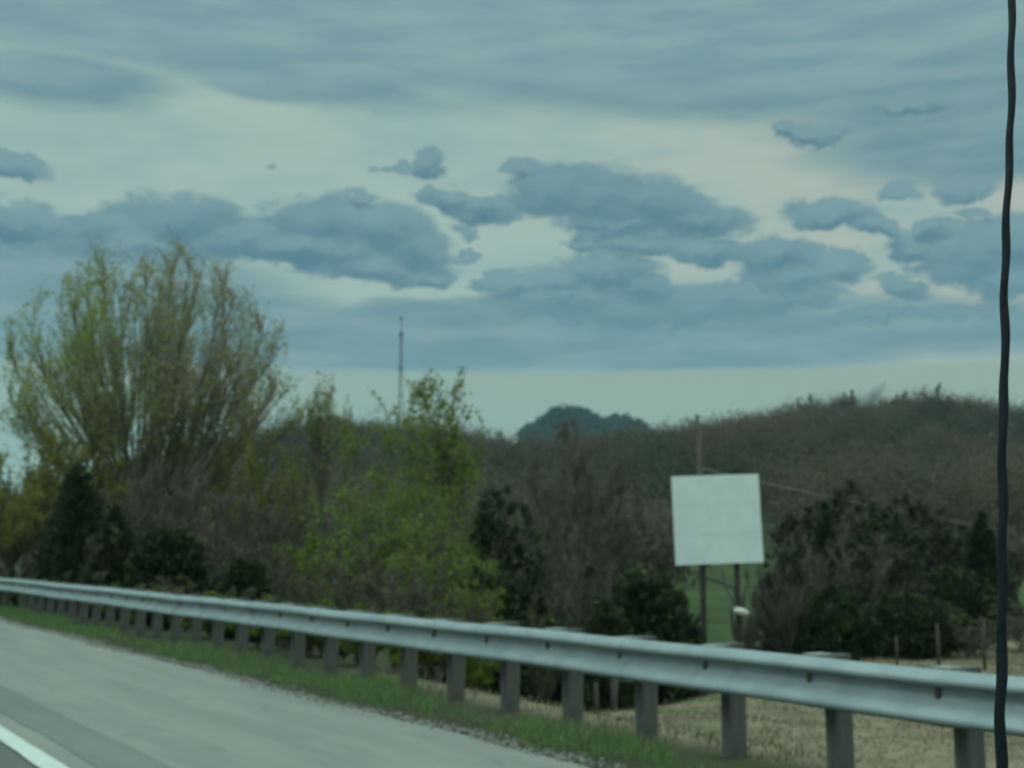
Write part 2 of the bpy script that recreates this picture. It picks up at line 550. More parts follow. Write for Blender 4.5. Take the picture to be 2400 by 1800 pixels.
# crumbled edge of the pavement
n = 15000
s_ = rng.uniform(-4, 75, n) ** 1.0; t_ = 5.11 + rng.normal(size=n) * .075 + .07 * np.sin(s_ * .9) + .03 * np.sin(s_ * 3.7)
c_ = s_[:, None] * RD + t_[:, None] * RN
sz = rng.uniform(.006, .022, n)
octv = np.array([[1, 0, 0], [0, 1, 0], [-1, 0, 0], [0, -1, 0], [0, 0, .8]])
V = np.c_[c_, np.full(n, .004)][:, None] + octv[None] * sz[:, None, None] * rng.uniform(.6, 1.3, (n, 5, 1))
fo = np.array([[0, 1, 4], [1, 2, 4], [2, 3, 4], [3, 0, 4]])
Fc = (np.arange(n)[:, None, None] * 5 + fo[None]).reshape(-1, 3)
M['gravel'] = leaf_mat('gravel_stone', [(.09, .08, .068), (.14, .132, .118), (.22, .21, .19)], 0)
g_ = link('gravel', npmesh('gravel', V.reshape(-1, 3), Fc, np.repeat(rng.uniform(0, 1, n), 4)), M['gravel'])
tag(g_, 'loose pale gravel between the shoulder and the grass strip', 'gravel', kind='stuff')


# ------------------------------------------------------------------ grass
def blades(name, pts, h, wdt, lean, mat, label, tint):
    n = len(pts)
    th = rng.uniform(0, 2 * np.pi, n)
    d = np.c_[np.cos(th), np.sin(th), np.zeros(n)]
    ph = rng.uniform(0, 2 * np.pi, n); ln = rng.uniform(0, lean, n)
    topv = pts + np.c_[np.cos(ph) * ln * h, np.sin(ph) * ln * h, h]
    V = np.stack([pts - d * wdt[:, None], pts + d * wdt[:, None], topv], 1).reshape(-1, 3)
    Fc = np.arange(3 * n).reshape(-1, 3)
    return tag(link(name, npmesh(name, V, Fc, tint), mat), label, 'grass', kind='stuff')


M['grass'] = leaf_mat('grass_blade', [(.20, .18, .12), (.13, .18, .085), (.16, .24, .09), (.22, .31, .115)], .35)
M['straw'] = leaf_mat('straw_blade', [(.11, .09, .06), (.18, .15, .10), (.25, .21, .145), (.11, .14, .055)], .3)
n = 110000
s_ = -5 + 80 * rng.uniform(0, 1, n) ** 1.6
patch = .5 + .5 * vnoise(s_ * 1.0, s_ * .37, .8, 3)
t_ = 5.33 + rng.uniform(0, 1, n) ** 1.1 * (.62 + .2 * np.sin(s_ * 1.7)) * (.5 + .5 * smooth(s_, 4, 13)) + .07 * np.sin(s_ * 3.7) + .05 * np.sin(s_ * 9.1)
keep = rng.uniform(0, 1, n) < (.12 + .88 * patch)
s_, t_, patch = s_[keep], t_[keep], patch[keep]
c_ = s_[:, None] * RD + t_[:, None] * RN
h_ = (.03 + .10 * rng.uniform(0, 1, len(s_)) ** 1.5) * (.5 + .9 * patch) * (.6 + .6 * smooth(t_, 5.2, 5.7))
blades('verge_grass', np.c_[c_, ground(c_[:, 0], c_[:, 1]) - .01], h_, np.full(len(s_), .007) + .004 * (s_ > 20), .6, M['grass'],
       'short green grass growing in patches under the guardrail', np.clip(rng.normal(.55, .28, len(s_)), 0, 1))
n = 90000
x_ = rng.uniform(-3, 16, n); y_ = rng.uniform(6, 38, n)
tt_ = x_ * RN[0] + y_ * RN[1]
mm = smooth(20.5 + 1.45 * x_ - y_, -3.5, 1.0) * smooth(x_, -2.6, 0)
keep = (tt_ > 6.05) & (rng.uniform(0, 1, n) < mm)
x_, y_ = x_[keep], y_[keep]
clump = .5 + .5 * vnoise(x_, y_, .45, 7)
blades('dry_field_grass', np.c_[x_, y_, ground(x_, y_) - .01], (.03 + .07 * rng.uniform(0, 1, len(x_)) ** 2) * (.4 + clump), .005 + .0005 * y_, .9,
       M['straw'], 'dry tan grass covering the field below the guardrail',
       np.where((vnoise(x_, y_, 1.7, 4) > .62) & (rng.uniform(0, 1, len(x_)) < .6), .95, np.clip(rng.normal(.45, .22, len(x_)), 0, .85)))

# ------------------------------------------------------------------ guardrail
m, t, b = base_mat('galvanised_steel', .5, .5, .4)
co = t.node('ShaderNodeTexCoord').outputs['Object']
c = t.mix(t.step(t.noise(co, 3.0, 6, .65), .3, .7), (.225, .26, .275, 1), (.30, .335, .345, 1))
c = t.mix(t.step(t.noise(co, 1.1, 5, .7), .60, .72, lo=0, hi=.55), c, (.20, .165, .125, 1))
t.l.new(c, b.inputs['Base Color'])
t.l.new(t.step(t.noise(co, 5, 4), .3, .7, lo=.44, hi=.6), b.inputs['Roughness'])
M['galv'] = m
M['post_steel'] = noise_mat('weathered_post', (.085, .082, .076), (.135, .13, .12), 5, rough=.8, stretch=(1, 1, .3))
M['block'] = noise_mat('blockout', (.17, .18, .17), (.25, .26, .25), 12, rough=.8)
M['bolt'] = noise_mat('rusty_bolt', (.08, .065, .055), (.13, .11, .09), 40, rough=.7)

rail = empty('guardrail', (*xy(10, 5.8), 0))
tag(rail, 'long galvanised steel W-beam guardrail on closely spaced posts beside the shoulder', 'guardrail')
inv = np.array([*xy(10, 5.8), 0])
prof = np.array([(5.792, .801), (5.768, .798), (5.738, .780), (5.720, .758), (5.713, .738), (5.719, .722), (5.748, .713), (5.786, .706), (5.800, .692), (5.800, .658),
                 (5.790, .636), (5.762, .606), (5.736, .577), (5.719, .551), (5.713, .532), (5.720, .514), (5.750, .503), (5.790, .495)])


def wbeam(s0, s1, off):
    k = max(2, int((s1 - s0) / .5)) + 1
    ss = np.linspace(s0, s1, k)
    V = []
    for s in ss:
        dz = .004 * math.sin(s * .9) + .003 * math.sin(s * 2.3)
        dt = .006 * math.sin(s * .55 + 1)
        for (tq, z) in prof:
            p = xy(s, tq + dt - off); V.append((p[0], p[1], z + dz))
    # back skin, 3 mm behind, closes the sheet
    Vb = []
    for s in ss:
        dz = .004 * math.sin(s * .9) + .003 * math.sin(s * 2.3)
        dt = .006 * math.sin(s * .55 + 1)
        for (tq, z) in prof:
            p = xy(s, tq + dt - off + .004); Vb.append((p[0], p[1], z + dz))
    V = np.array(V + Vb) - inv
    m_ = len(prof); Fq = []
    N = k * m_
    for a in range(k - 1):
        for i in range(m_ - 1):
            q0 = a * m_ + i
            Fq.append([q0, q0 + 1, q0 + m_ + 1, q0 + m_])
            Fq.append([N + q0, N + q0 + m_, N + q0 + m_ + 1, N + q0 + 1])
        for i in (0, m_ - 1):
            q0 = a * m_ + i
            Fq.append([q0, q0 + m_, N + q0 + m_, N + q0])
    return npmesh('rail_panel', V, np.array(Fq), smooth=True)


SP = .98
S0 = 4.79 - 8 * SP
NP = 88
s = S0 - 1.1; k = 0
while s < S0 + NP * SP:
    e = s + 3.92
    link('rail_panel', wbeam(s, e + .30, .0035 if k % 2 else 0.0), M['galv'], rail)
    s = e; k += 1
ax = np.array([[RD[0], RD[1], 0], [RN[0], RN[1], 0], [0, 0, 1]])
# one post (I section), one blockout, one bolt; then copies
pm = MB()
cpt = lambda tq, z: np.array([*(RN * tq), z])
th_ = np.linspace(0, 2 * np.pi, 20, endpoint=False) + .157
cs_, sn_ = np.cos(th_), np.sin(th_)
px_ = .056 * np.sign(cs_) * np.abs(cs_) ** .35; py_ = .080 * np.sign(sn_) * np.abs(sn_) ** .35
ring = px_[:, None] * np.array([RD[0], RD[1], 0]) + py_[:, None] * np.array([RN[0], RN[1], 0]) + cpt(6.040 - 5.8, 0)
V_ = np.concatenate([ring + [0, 0, -.23], ring + [0, 0, .799], [cpt(.24, -.23)], [cpt(.24, .799)]])
F_ = []
for i_ in range(20):
    j_ = (i_ + 1) % 20
    F_.append([i_, j_, 20 + j_, 20 + i_]); F_.append([41, 20 + i_, 20 + j_, 20 + j_]); F_.append([40, j_, i_, i_])
pm.add(V_, np.array(F_))
post_me = pm.mesh('post')
bm_ = MB(); bm_.box(cpt(5.883 - 5.8, .645), .14, .154, .324, ax)
block_me = bm_.mesh('blockout')
bb = MB()
bb.tube([cpt(5.800 - 5.8 - .004, .656), cpt(5.780 - 5.8, .656)], .014, 8)
bb.box(cpt(5.790 - 5.8, .668), .034, .010, .056, ax)
bolt_me = bb.mesh('bolt')
proto = []
proto.append(link('post', post_me, M['post_steel'], rail))
proto.append(link('blockout', block_me, M['block'], rail))
proto.append(link('bolt', bolt_me, M['bolt'], rail))
for k in range(NP):
    s = S0 + k * SP
    dz = .004 * math.sin(s * .9) + .003 * math.sin(s * 2.3)
    off = np.array([*xy(s, 5.8), 0]) - inv
    for p in proto:
        o = p if k == 0 else p.copy()
        if k:
            COL.objects.link(o); o.parent = rail
        o.location = (off[0], off[1], dz + random.uniform(-.004, .006))
        if p is proto[0] and k % 3 == 1:
            o.location.z += .012

# ------------------------------------------------------------------ trees
def curve_pts(Sx, Cx, Ex, K=6):
    q_ = np.linspace(0, 1, K)[None, :, None]
    return (1 - q_) ** 2 * Sx[:, None] + 2 * q_ * (1 - q_) * Cx[:, None] + q_ ** 2 * Ex[:, None]


def tubes(P, Rr, m):
    N, K, _ = P.shape
    tg = np.gradient(P, axis=1); tg /= np.linalg.norm(tg, axis=2, keepdims=True) + 1e-9
    ref = np.where(np.abs(tg[:, :1, 2:3]) < .85, np.array([0, 0, 1.]), np.array([1., 0, 0]))
    a = np.cross(tg, np.broadcast_to(ref, tg.shape)); a /= np.linalg.norm(a, axis=2, keepdims=True) + 1e-9
    b = np.cross(tg, a)
    th = np.linspace(0, 2 * np.pi, m, endpoint=False)
    V = P[:, :, None] + Rr[:, :, None, None] * (np.cos(th)[None, None, :, None] * a[:, :, None] + np.sin(th)[None, None, :, None] * b[:, :, None])
    n_, k_, i_ = np.meshgrid(np.arange(N), np.arange(K - 1), np.arange(m), indexing='ij')
    b0 = n_ * K * m + k_ * m
    j_ = (i_ + 1) % m
    Fq = np.stack([b0 + i_, b0 + j_, b0 + m + j_, b0 + m + i_], -1).reshape(-1, 4)
    return V.reshape(-1, 3), Fq


def children(rg, P, R0, per, lo, hi, length, spread, up, env, jit=.25, shrink=.5):
    """branches growing from parent curves P (N,K,3), kept inside the ellipsoid env"""
    N, K, _ = P.shape
    pa = np.repeat(np.arange(N), per)
    tt = rg.uniform(lo, hi, len(pa)) * (K - 1)
    i0 = np.clip(tt.astype(int), 0, K - 2); fr = (tt - i0)[:, None]
    St = P[pa, i0] * (1 - fr) + P[pa, i0 + 1] * fr
    tg = P[pa, i0 + 1] - P[pa, i0]; tg /= np.linalg.norm(tg, axis=1, keepdims=True) + 1e-9
    rv = rg.normal(size=(len(pa), 3)); rv -= (rv * tg).sum(1, keepdims=True) * tg; rv /= np.linalg.norm(rv, axis=1, keepdims=True)
    sp = (spread * rg.uniform(.5, 1.3, len(pa)))[:, None]
    d = tg + rv * sp + np.array([0, 0, up]); d /= np.linalg.norm(d, axis=1, keepdims=True)
    L = length * rg.uniform(1 - jit, 1 + jit, len(pa)) * (1 - shrink * (tt / (K - 1)))
    En = St + d * L[:, None]
    c, R = env
    v = (En - c) / R; nn = np.linalg.norm(v, axis=1, keepdims=True)
    lump = 1 + .10 * np.sin(5 * np.arctan2(v[:, 1:2], v[:, 0:1]) + 7 * v[:, 2:3]) + rg.uniform(-.10, .06, (len(pa), 1))
    En = np.where(nn > lump, c + R * v / nn * lump, En)
    En[:, 2] = np.maximum(En[:, 2], .1)
    Ct = St + (tg * .6 + d * .4) * (np.linalg.norm(En - St, axis=1, keepdims=True) * .45)
    i1 = (R0[pa, i0] * (1 - fr[:, 0]) + R0[pa, i0 + 1] * fr[:, 0])
    return curve_pts(St, Ct, En, 5), i1


def taper(r, K, end=.3):
    return r[:, None] * np.linspace(1, end, K)[None]


def leaves(rg, P, per, size, lo=.25, droop=0.0, spread=.05, aspect=.6):
    N, K, _ = P.shape
    pa = np.repeat(np.arange(N), per)
    tt = rg.uniform(lo, 1, len(pa)) * (K - 1)
    i0 = np.clip(tt.astype(int), 0, K - 2); fr = (tt - i0)[:, None]
    C_ = P[pa, i0] * (1 - fr) + P[pa, i0 + 1] * fr + rg.normal(size=(len(pa), 3)) * spread
    return quads(rg, C_, size, aspect), pa


def quads(rg, C_, size, aspect=.6):
    n = len(C_)
    a = rg.normal(size=(n, 3)); a /= np.linalg.norm(a, axis=1, keepdims=True)
    b = rg.normal(size=(n, 3)); b -= (b * a).sum(1, keepdims=True) * a; b /= np.linalg.norm(b, axis=1, keepdims=True)
    sz = (size * rg.uniform(.6, 1.4, n))[:, None]
    V = np.stack([C_ - a * sz * .5, C_ + b * sz * aspect * .5, C_ + a * sz * .5, C_ - b * sz * aspect * .5], 1).reshape(-1, 3)
    return V


def broadleaf(seed, H, W, D, fork, limbs, subs, twigs, per, leaf, spread, up, trunk_r, crown_lo, trunks=1, tint=(.5, .25), bias=None, sub_leaf=0, twig_m=3, twig_r=None, round_=1.0, limb_r=None, trunk_rad=None, tspread=.10, sub_spread=.55, wig=.012, straight=.75, sub_lo=.18):
    """returns (wood mesh data, leaf mesh data); base at the origin, top at height H"""
    rg = np.random.default_rng(seed)
    cz = crown_lo + (H - crown_lo) * .5
    env = (np.array([0, 0, cz * round_ + (1 - round_) * crown_lo]), np.array([W / 2, D / 2, H - (cz * round_ + (1 - round_) * crown_lo)]))
    VV = []; FF = []; off = 0

    def emit(P, R, m):
        nonlocal off
        v, f = tubes(P, R, m); VV.append(v); FF.append(f + off); off += len(v)
    # trunks
    ang = rg.uniform(0, 6.28, trunks)
    St = np.c_[np.cos(ang) * .12 * (trunks > 1), np.sin(ang) * .12 * (trunks > 1), np.full(trunks, -.3)]
    trunk_r = trunk_rad or trunk_r
    En = np.c_[np.cos(ang) * W * tspread * (trunks > 1), np.sin(ang) * D * tspread * (trunks > 1), fork * rg.uniform(.9, 1.1, trunks)] + rg.normal(size=(trunks, 3)) * [.06, .06, 0]
    TP = curve_pts(St, (St + En) / 2 + rg.normal(size=(trunks, 3)) * .08 * fork ** .5 * [1, 1, 0], En, 6)
    TR = taper(np.full(trunks, trunk_r), 6, .7)
    emit(TP, TR, 8)
    # limbs aimed at the rim of the crown
    L = limbs
    pa = rg.integers(0, trunks, L)
    ph = np.arange(L) * 2.399 + rg.uniform(-.3, .3, L)
    cth = np.clip(1 - (np.arange(L) + .5) / L * (1.0 - math.cos(math.radians(spread))), -1, 1)
    sth = np.sqrt(1 - cth ** 2)
    tgt = env[0] + env[1] * np.c_[sth * np.cos(ph), sth * np.sin(ph), cth] * rg.uniform(.86, .98, (L, 1))
    fr = rg.uniform(.55, 1.0, L)
    St = TP[pa, -1] * fr[:, None] + TP[pa, 2] * (1 - fr[:, None])
    dist_ = np.linalg.norm(tgt - St, axis=1, keepdims=True)
    dxy = (tgt - St) * [1, 1, 0] / dist_
    Ct = St + (np.array([0, 0, .75]) + dxy * straight) * dist_ * .5
    LP = curve_pts(St, Ct, tgt, 8)
    LP += rg.normal(size=LP.shape) * wig * H * np.linspace(0, 1, 8)[None, :, None] * [1, 1, .5]
    lr = (limb_r or trunk_r * .52) * rg.uniform(.7, 1.1, L)
    LR = taper(lr, 8, .16)
    emit(LP, LR, 6)
    SPc, sr = children(rg, LP, LR, subs, sub_lo, .97, H * .24, sub_spread, up, env)
    SR = taper(np.minimum(sr * .6, .05), 5, .3)
    emit(SPc, SR, 4)
    TPc, tr = children(rg, SPc, SR, twigs, .15, 1.0, H * .10, .65, up, env, .35)
    TRr = taper(np.maximum(tr * .6, .006 if twig_r is None else twig_r), 5, .5)
    emit(TPc, TRr, twig_m)
    VL, pa = leaves(rg, TPc, per, leaf, .15, spread=leaf * .7)
    C_ = VL.reshape(-1, 4, 3).mean(1)
    # tint drifts over the crown so clumps differ
    tw = np.repeat(rg.normal(0, .16, len(SPc)), twigs)[pa]
    tn = tint[0] + tw + rg.normal(0, tint[1] * .4, len(C_)) + .18 * vnoise(C_[:, 0] + seed, C_[:, 2], H * .09, seed)
    if bias is not None:
        tn = tn + bias(C_)
    nl = len(C_)
    leaf_me = npmesh('crown', VL, np.arange(4 * nl).reshape(-1, 4), np.clip(tn, 0, 1)) if nl else None
    wood_me = npmesh('trunk', np.concatenate(VV), np.concatenate(FF), smooth=True)
    return wood_me, leaf_me


def cedar(seed, H, W, dens=9000, lo=.03, shape='cone', size=.16, tint=.4):
    rg = np.random.default_rng(seed)
    n = dens
    # boughs: many clumps that together give a ragged outline
    nb = 420
    hb = rg.beta(1.15, 1.5, nb)
    pr = {'cone': lambda h: (1 - h) ** .8 * np.minimum(1, .55 + h * 3), 'oval': lambda h: np.sqrt(np.clip(1 - (2 * np.clip(h, 0, 1) * .93 - .78) ** 2 / 1.15, 0.02, 1)), 'round': lambda h: np.clip(1 - (h * 1.75 - .72) ** 2 * .9, .03, 1) ** .6}[shape]
    th = rg.uniform(0, 6.283, nb)
    rb = pr(hb) * W / 2 * rg.uniform(.45, 1.0, nb) * (1 + .15 * np.sin(3 * th + seed))
    cb = np.c_[np.cos(th) * rb, np.sin(th) * rb, (lo + hb * (.97 - lo)) * H]
    rbw = W * rg.uniform(.05, .11, nb) * (1.15 - .6 * hb)
    pick = rg.integers(0, nb, n)
    u_ = rg.normal(size=(n, 3)); u_ /= np.linalg.norm(u_, axis=1, keepdims=True)
    C_ = cb[pick] + u_ * (rbw[pick] * np.abs(rg.normal(0, .75, n)))[:, None] * [1, 1, 1.3]
    out = C_ * [1, 1, 0]; out /= np.linalg.norm(out, axis=1, keepdims=True) + 1e-6
    d = out * .6 + np.array([0, 0, .75]) + rg.normal(size=(n, 3)) * .45; d /= np.linalg.norm(d, axis=1, keepdims=True)
    sd = np.cross(d, rg.normal(size=(n, 3))); sd /= np.linalg.norm(sd, axis=1, keepdims=True)
    L = (size * rg.uniform(.6, 1.5, n))[:, None]
    V = np.stack([C_ - sd * L * .28, C_ + sd * L * .28, C_ + d * L], 1).reshape(-1, 3)
    V[:, 2] = np.maximum(V[:, 2], .02)
    tn = np.clip(tint + rg.normal(0, .13, nb)[pick] + rg.normal(0, .12, n), 0, 1)
    leaf_me = npmesh('crown', V, np.arange(3 * n).reshape(-1, 3), tn)
    K = 7
    z = np.linspace(-.3, H * .93, K)
    tp = np.c_[rg.normal(0, .02 * W, K), rg.normal(0, .02 * W, K), z][None]
    v1, f1 = tubes(tp, np.linspace(.03 * H ** .9 * .5, .012, K)[None], 7)
    # boughs
    bs = np.c_[np.zeros(nb), np.zeros(nb), np.maximum(cb[:, 2] - .35 * rb, .1)]
    bp_ = curve_pts(bs, (bs + cb) / 2 + [0, 0, -.05], cb, 4)
    v2, f2 = tubes(bp_, taper(np.full(nb, .018), 4, .3), 3)
    wood = npmesh('trunk', np.concatenate([v1, v2]), np.concatenate([f1, f2 + len(v1)]), smooth=True)
    return wood, leaf_me


def size_at(u, vtop, wpx, dist, drop=0.0):
    r = ray(u, vtop); k = dist / math.hypot(r[0], r[1])
    x, y = r[0] * k, r[1] * k
    zt = EYE + r[2] * k
    zb = gz(x, y)
    return (x, y, zb), zt - zb, wpx / F * dist


def plant(name, label, cat, group, meshes, mats, loc, rz=0, sc=(1, 1, 1)):
    o = empty(name, loc, rz)
    o.scale = sc
    tag(o, label, cat, group)
    if meshes[0] is not None:
        link('trunk', meshes[0], mats[0], o)
    if meshes[1] is not None:
        link('crown', meshes[1], mats[1], o)
    return o


def copy_thing(src, label, loc, rz, sc):
    o = src.copy(); COL.objects.link(o)
    o.location = loc; o.rotation_euler = (0, 0, rz); o.scale = sc; o['label'] = label
    for ch in list(src.children):
        c_ = ch.copy(); COL.objects.link(c_); c_.parent = o
    return o


# the big round tree
loc, H, W = size_at(368, 578, 670, 45)
big_bias = lambda C_: .22 * (-C_[:, 0] / 5.0) + .35 * (1 - (C_[:, 2] - 5) / 11.) - .25
mm_ = broadleaf(17, H * 1.01, W * 1.0, W * .7, 4.4, 62, 11, 8, 9, .09, 104, .34, .42, 4.0, trunks=3, tint=(.50, .3), bias=big_bias, twig_r=.006, round_=.86, limb_r=.07, trunk_rad=.2, tspread=.05, sub_spread=.33, sub_lo=.42, wig=.004, straight=1.0)
plant('vase_shaped_tree', 'tall round-crowned tree with thin yellow-green spring leaves and many fanned limbs', 'tree', None, mm_, (M['bark_big'], M['leaf_big']), loc)

PROTO = {}


def kind_tree(kind, u, vt, wpx, dist, label, group, rz=None, fresh=None):
    loc, H, W = size_at(u, vt, wpx, dist)
    H = max(H, .8)
    key = kind if fresh is None else kind + str(fresh)
    names = {'green': 'leafy_tree', 'airy': 'leafy_tree', 'yellow': 'budding_tree', 'bare': 'bare_tree', 'brush': 'bare_shrub', 'cedar': 'cedar_tree', 'cedar_round': 'cedar_tree', 'shrub': 'green_shrub', 'pale': 'sapling', 'cedar_tall': 'cedar_tree', 'mass': 'cedar_tree'}
    cats = {'brush': 'shrub', 'shrub': 'shrub'}
    if rz is None:
        rz = (u * 7.3 + dist) % 6.28
    if key in PROTO:
        src, H0, W0 = PROTO[key]
        o = copy_thing(src, label, loc, rz, (W / W0, W / W0, H / H0))
        if group:
            o['group'] = group
        return o
    sd = 20 + len(PROTO) * 3
    if kind == 'green':
        ms = broadleaf(sd, H, W, W * .9, H * .25, 13, 11, 7, 6, .085, 125, .14, .10, H * .15, trunks=2, tint=(.55, .25), twig_r=.007); mt = (M['bark'], M['leaf_green'])
    elif kind == 'airy':
        ms = broadleaf(sd, H, W, W * .9, H * .45, 12, 9, 4, 8, .12, 115, .20, .10, H * .55, trunks=1, tint=(.5, .25), twig_r=.008); mt = (M['bark_pale'], M['leaf_green'])
    elif kind == 'yellow':
        ms = broadleaf(sd, H, W, W * .9, H * .3, 13, 11, 7, 7, .085, 115, .3, .10, H * .2, trunks=2, tint=(.5, .25), twig_r=.010); mt = (M['bark'], M['leaf_yellow'])
    elif kind == 'pale':
        ms = broadleaf(sd, H, W, W, H * .6, 6, 8, 5, 7, .09, 80, .5, .06, H * .6, trunks=1, tint=(.55, .3), twig_r=.009); mt = (M['bark_pale'], M['leaf_big'])
    elif kind == 'bare':
        ms = broadleaf(sd, H, W, W * .9, H * .35, 11, 12, 11, 2, .05, 105, .4, .09, H * .25, trunks=2, tint=(.3, .3), twig_r=.011); mt = (M['bark_pale'], M['leaf_bud'])
    elif kind == 'brush':
        ms = broadleaf(sd, H, W, W * .9, H * .12, 16, 10, 9, 3, .05, 110, .35, .04, H * .05, trunks=4, tint=(.45, .3), twig_r=.007); mt = (M['bark'], M['leaf_bud'])
    elif kind == 'shrub':
        ms = broadleaf(sd, H, W, W * .9, H * .1, 12, 9, 7, 10, .07, 125, .2, .04, H * .05, trunks=3, tint=(.4, .3), twig_r=.006); mt = (M['bark_dark'], M['leaf_green'])
    elif kind == 'cedar':
        ms = cedar(sd, H, W, 30000, shape='cone', size=.10); mt = (M['bark_dark'], M['leaf_cedar'])
    elif kind == 'cedar_tall':
        ms = cedar(sd, H, W, 30000, shape='oval', size=.10); mt = (M['bark_dark'], M['leaf_cedar'])
    elif kind == 'cedar_round':
        ms = cedar(sd, H, W, 38000, shape='round', size=.10, tint=.5); mt = (M['bark_dark'], M['leaf_cedar'])
    elif kind == 'mass':
        ms = cedar(sd, H, W, 34000, shape='oval', size=.11, tint=.45); mt = (M['bark_dark'], M['leaf_mass'])
    o = plant(names[kind], label, cats.get(kind, 'tree'), group, ms, mt, loc, 0)
    PROTO[key] = (o, H, W)
    return o


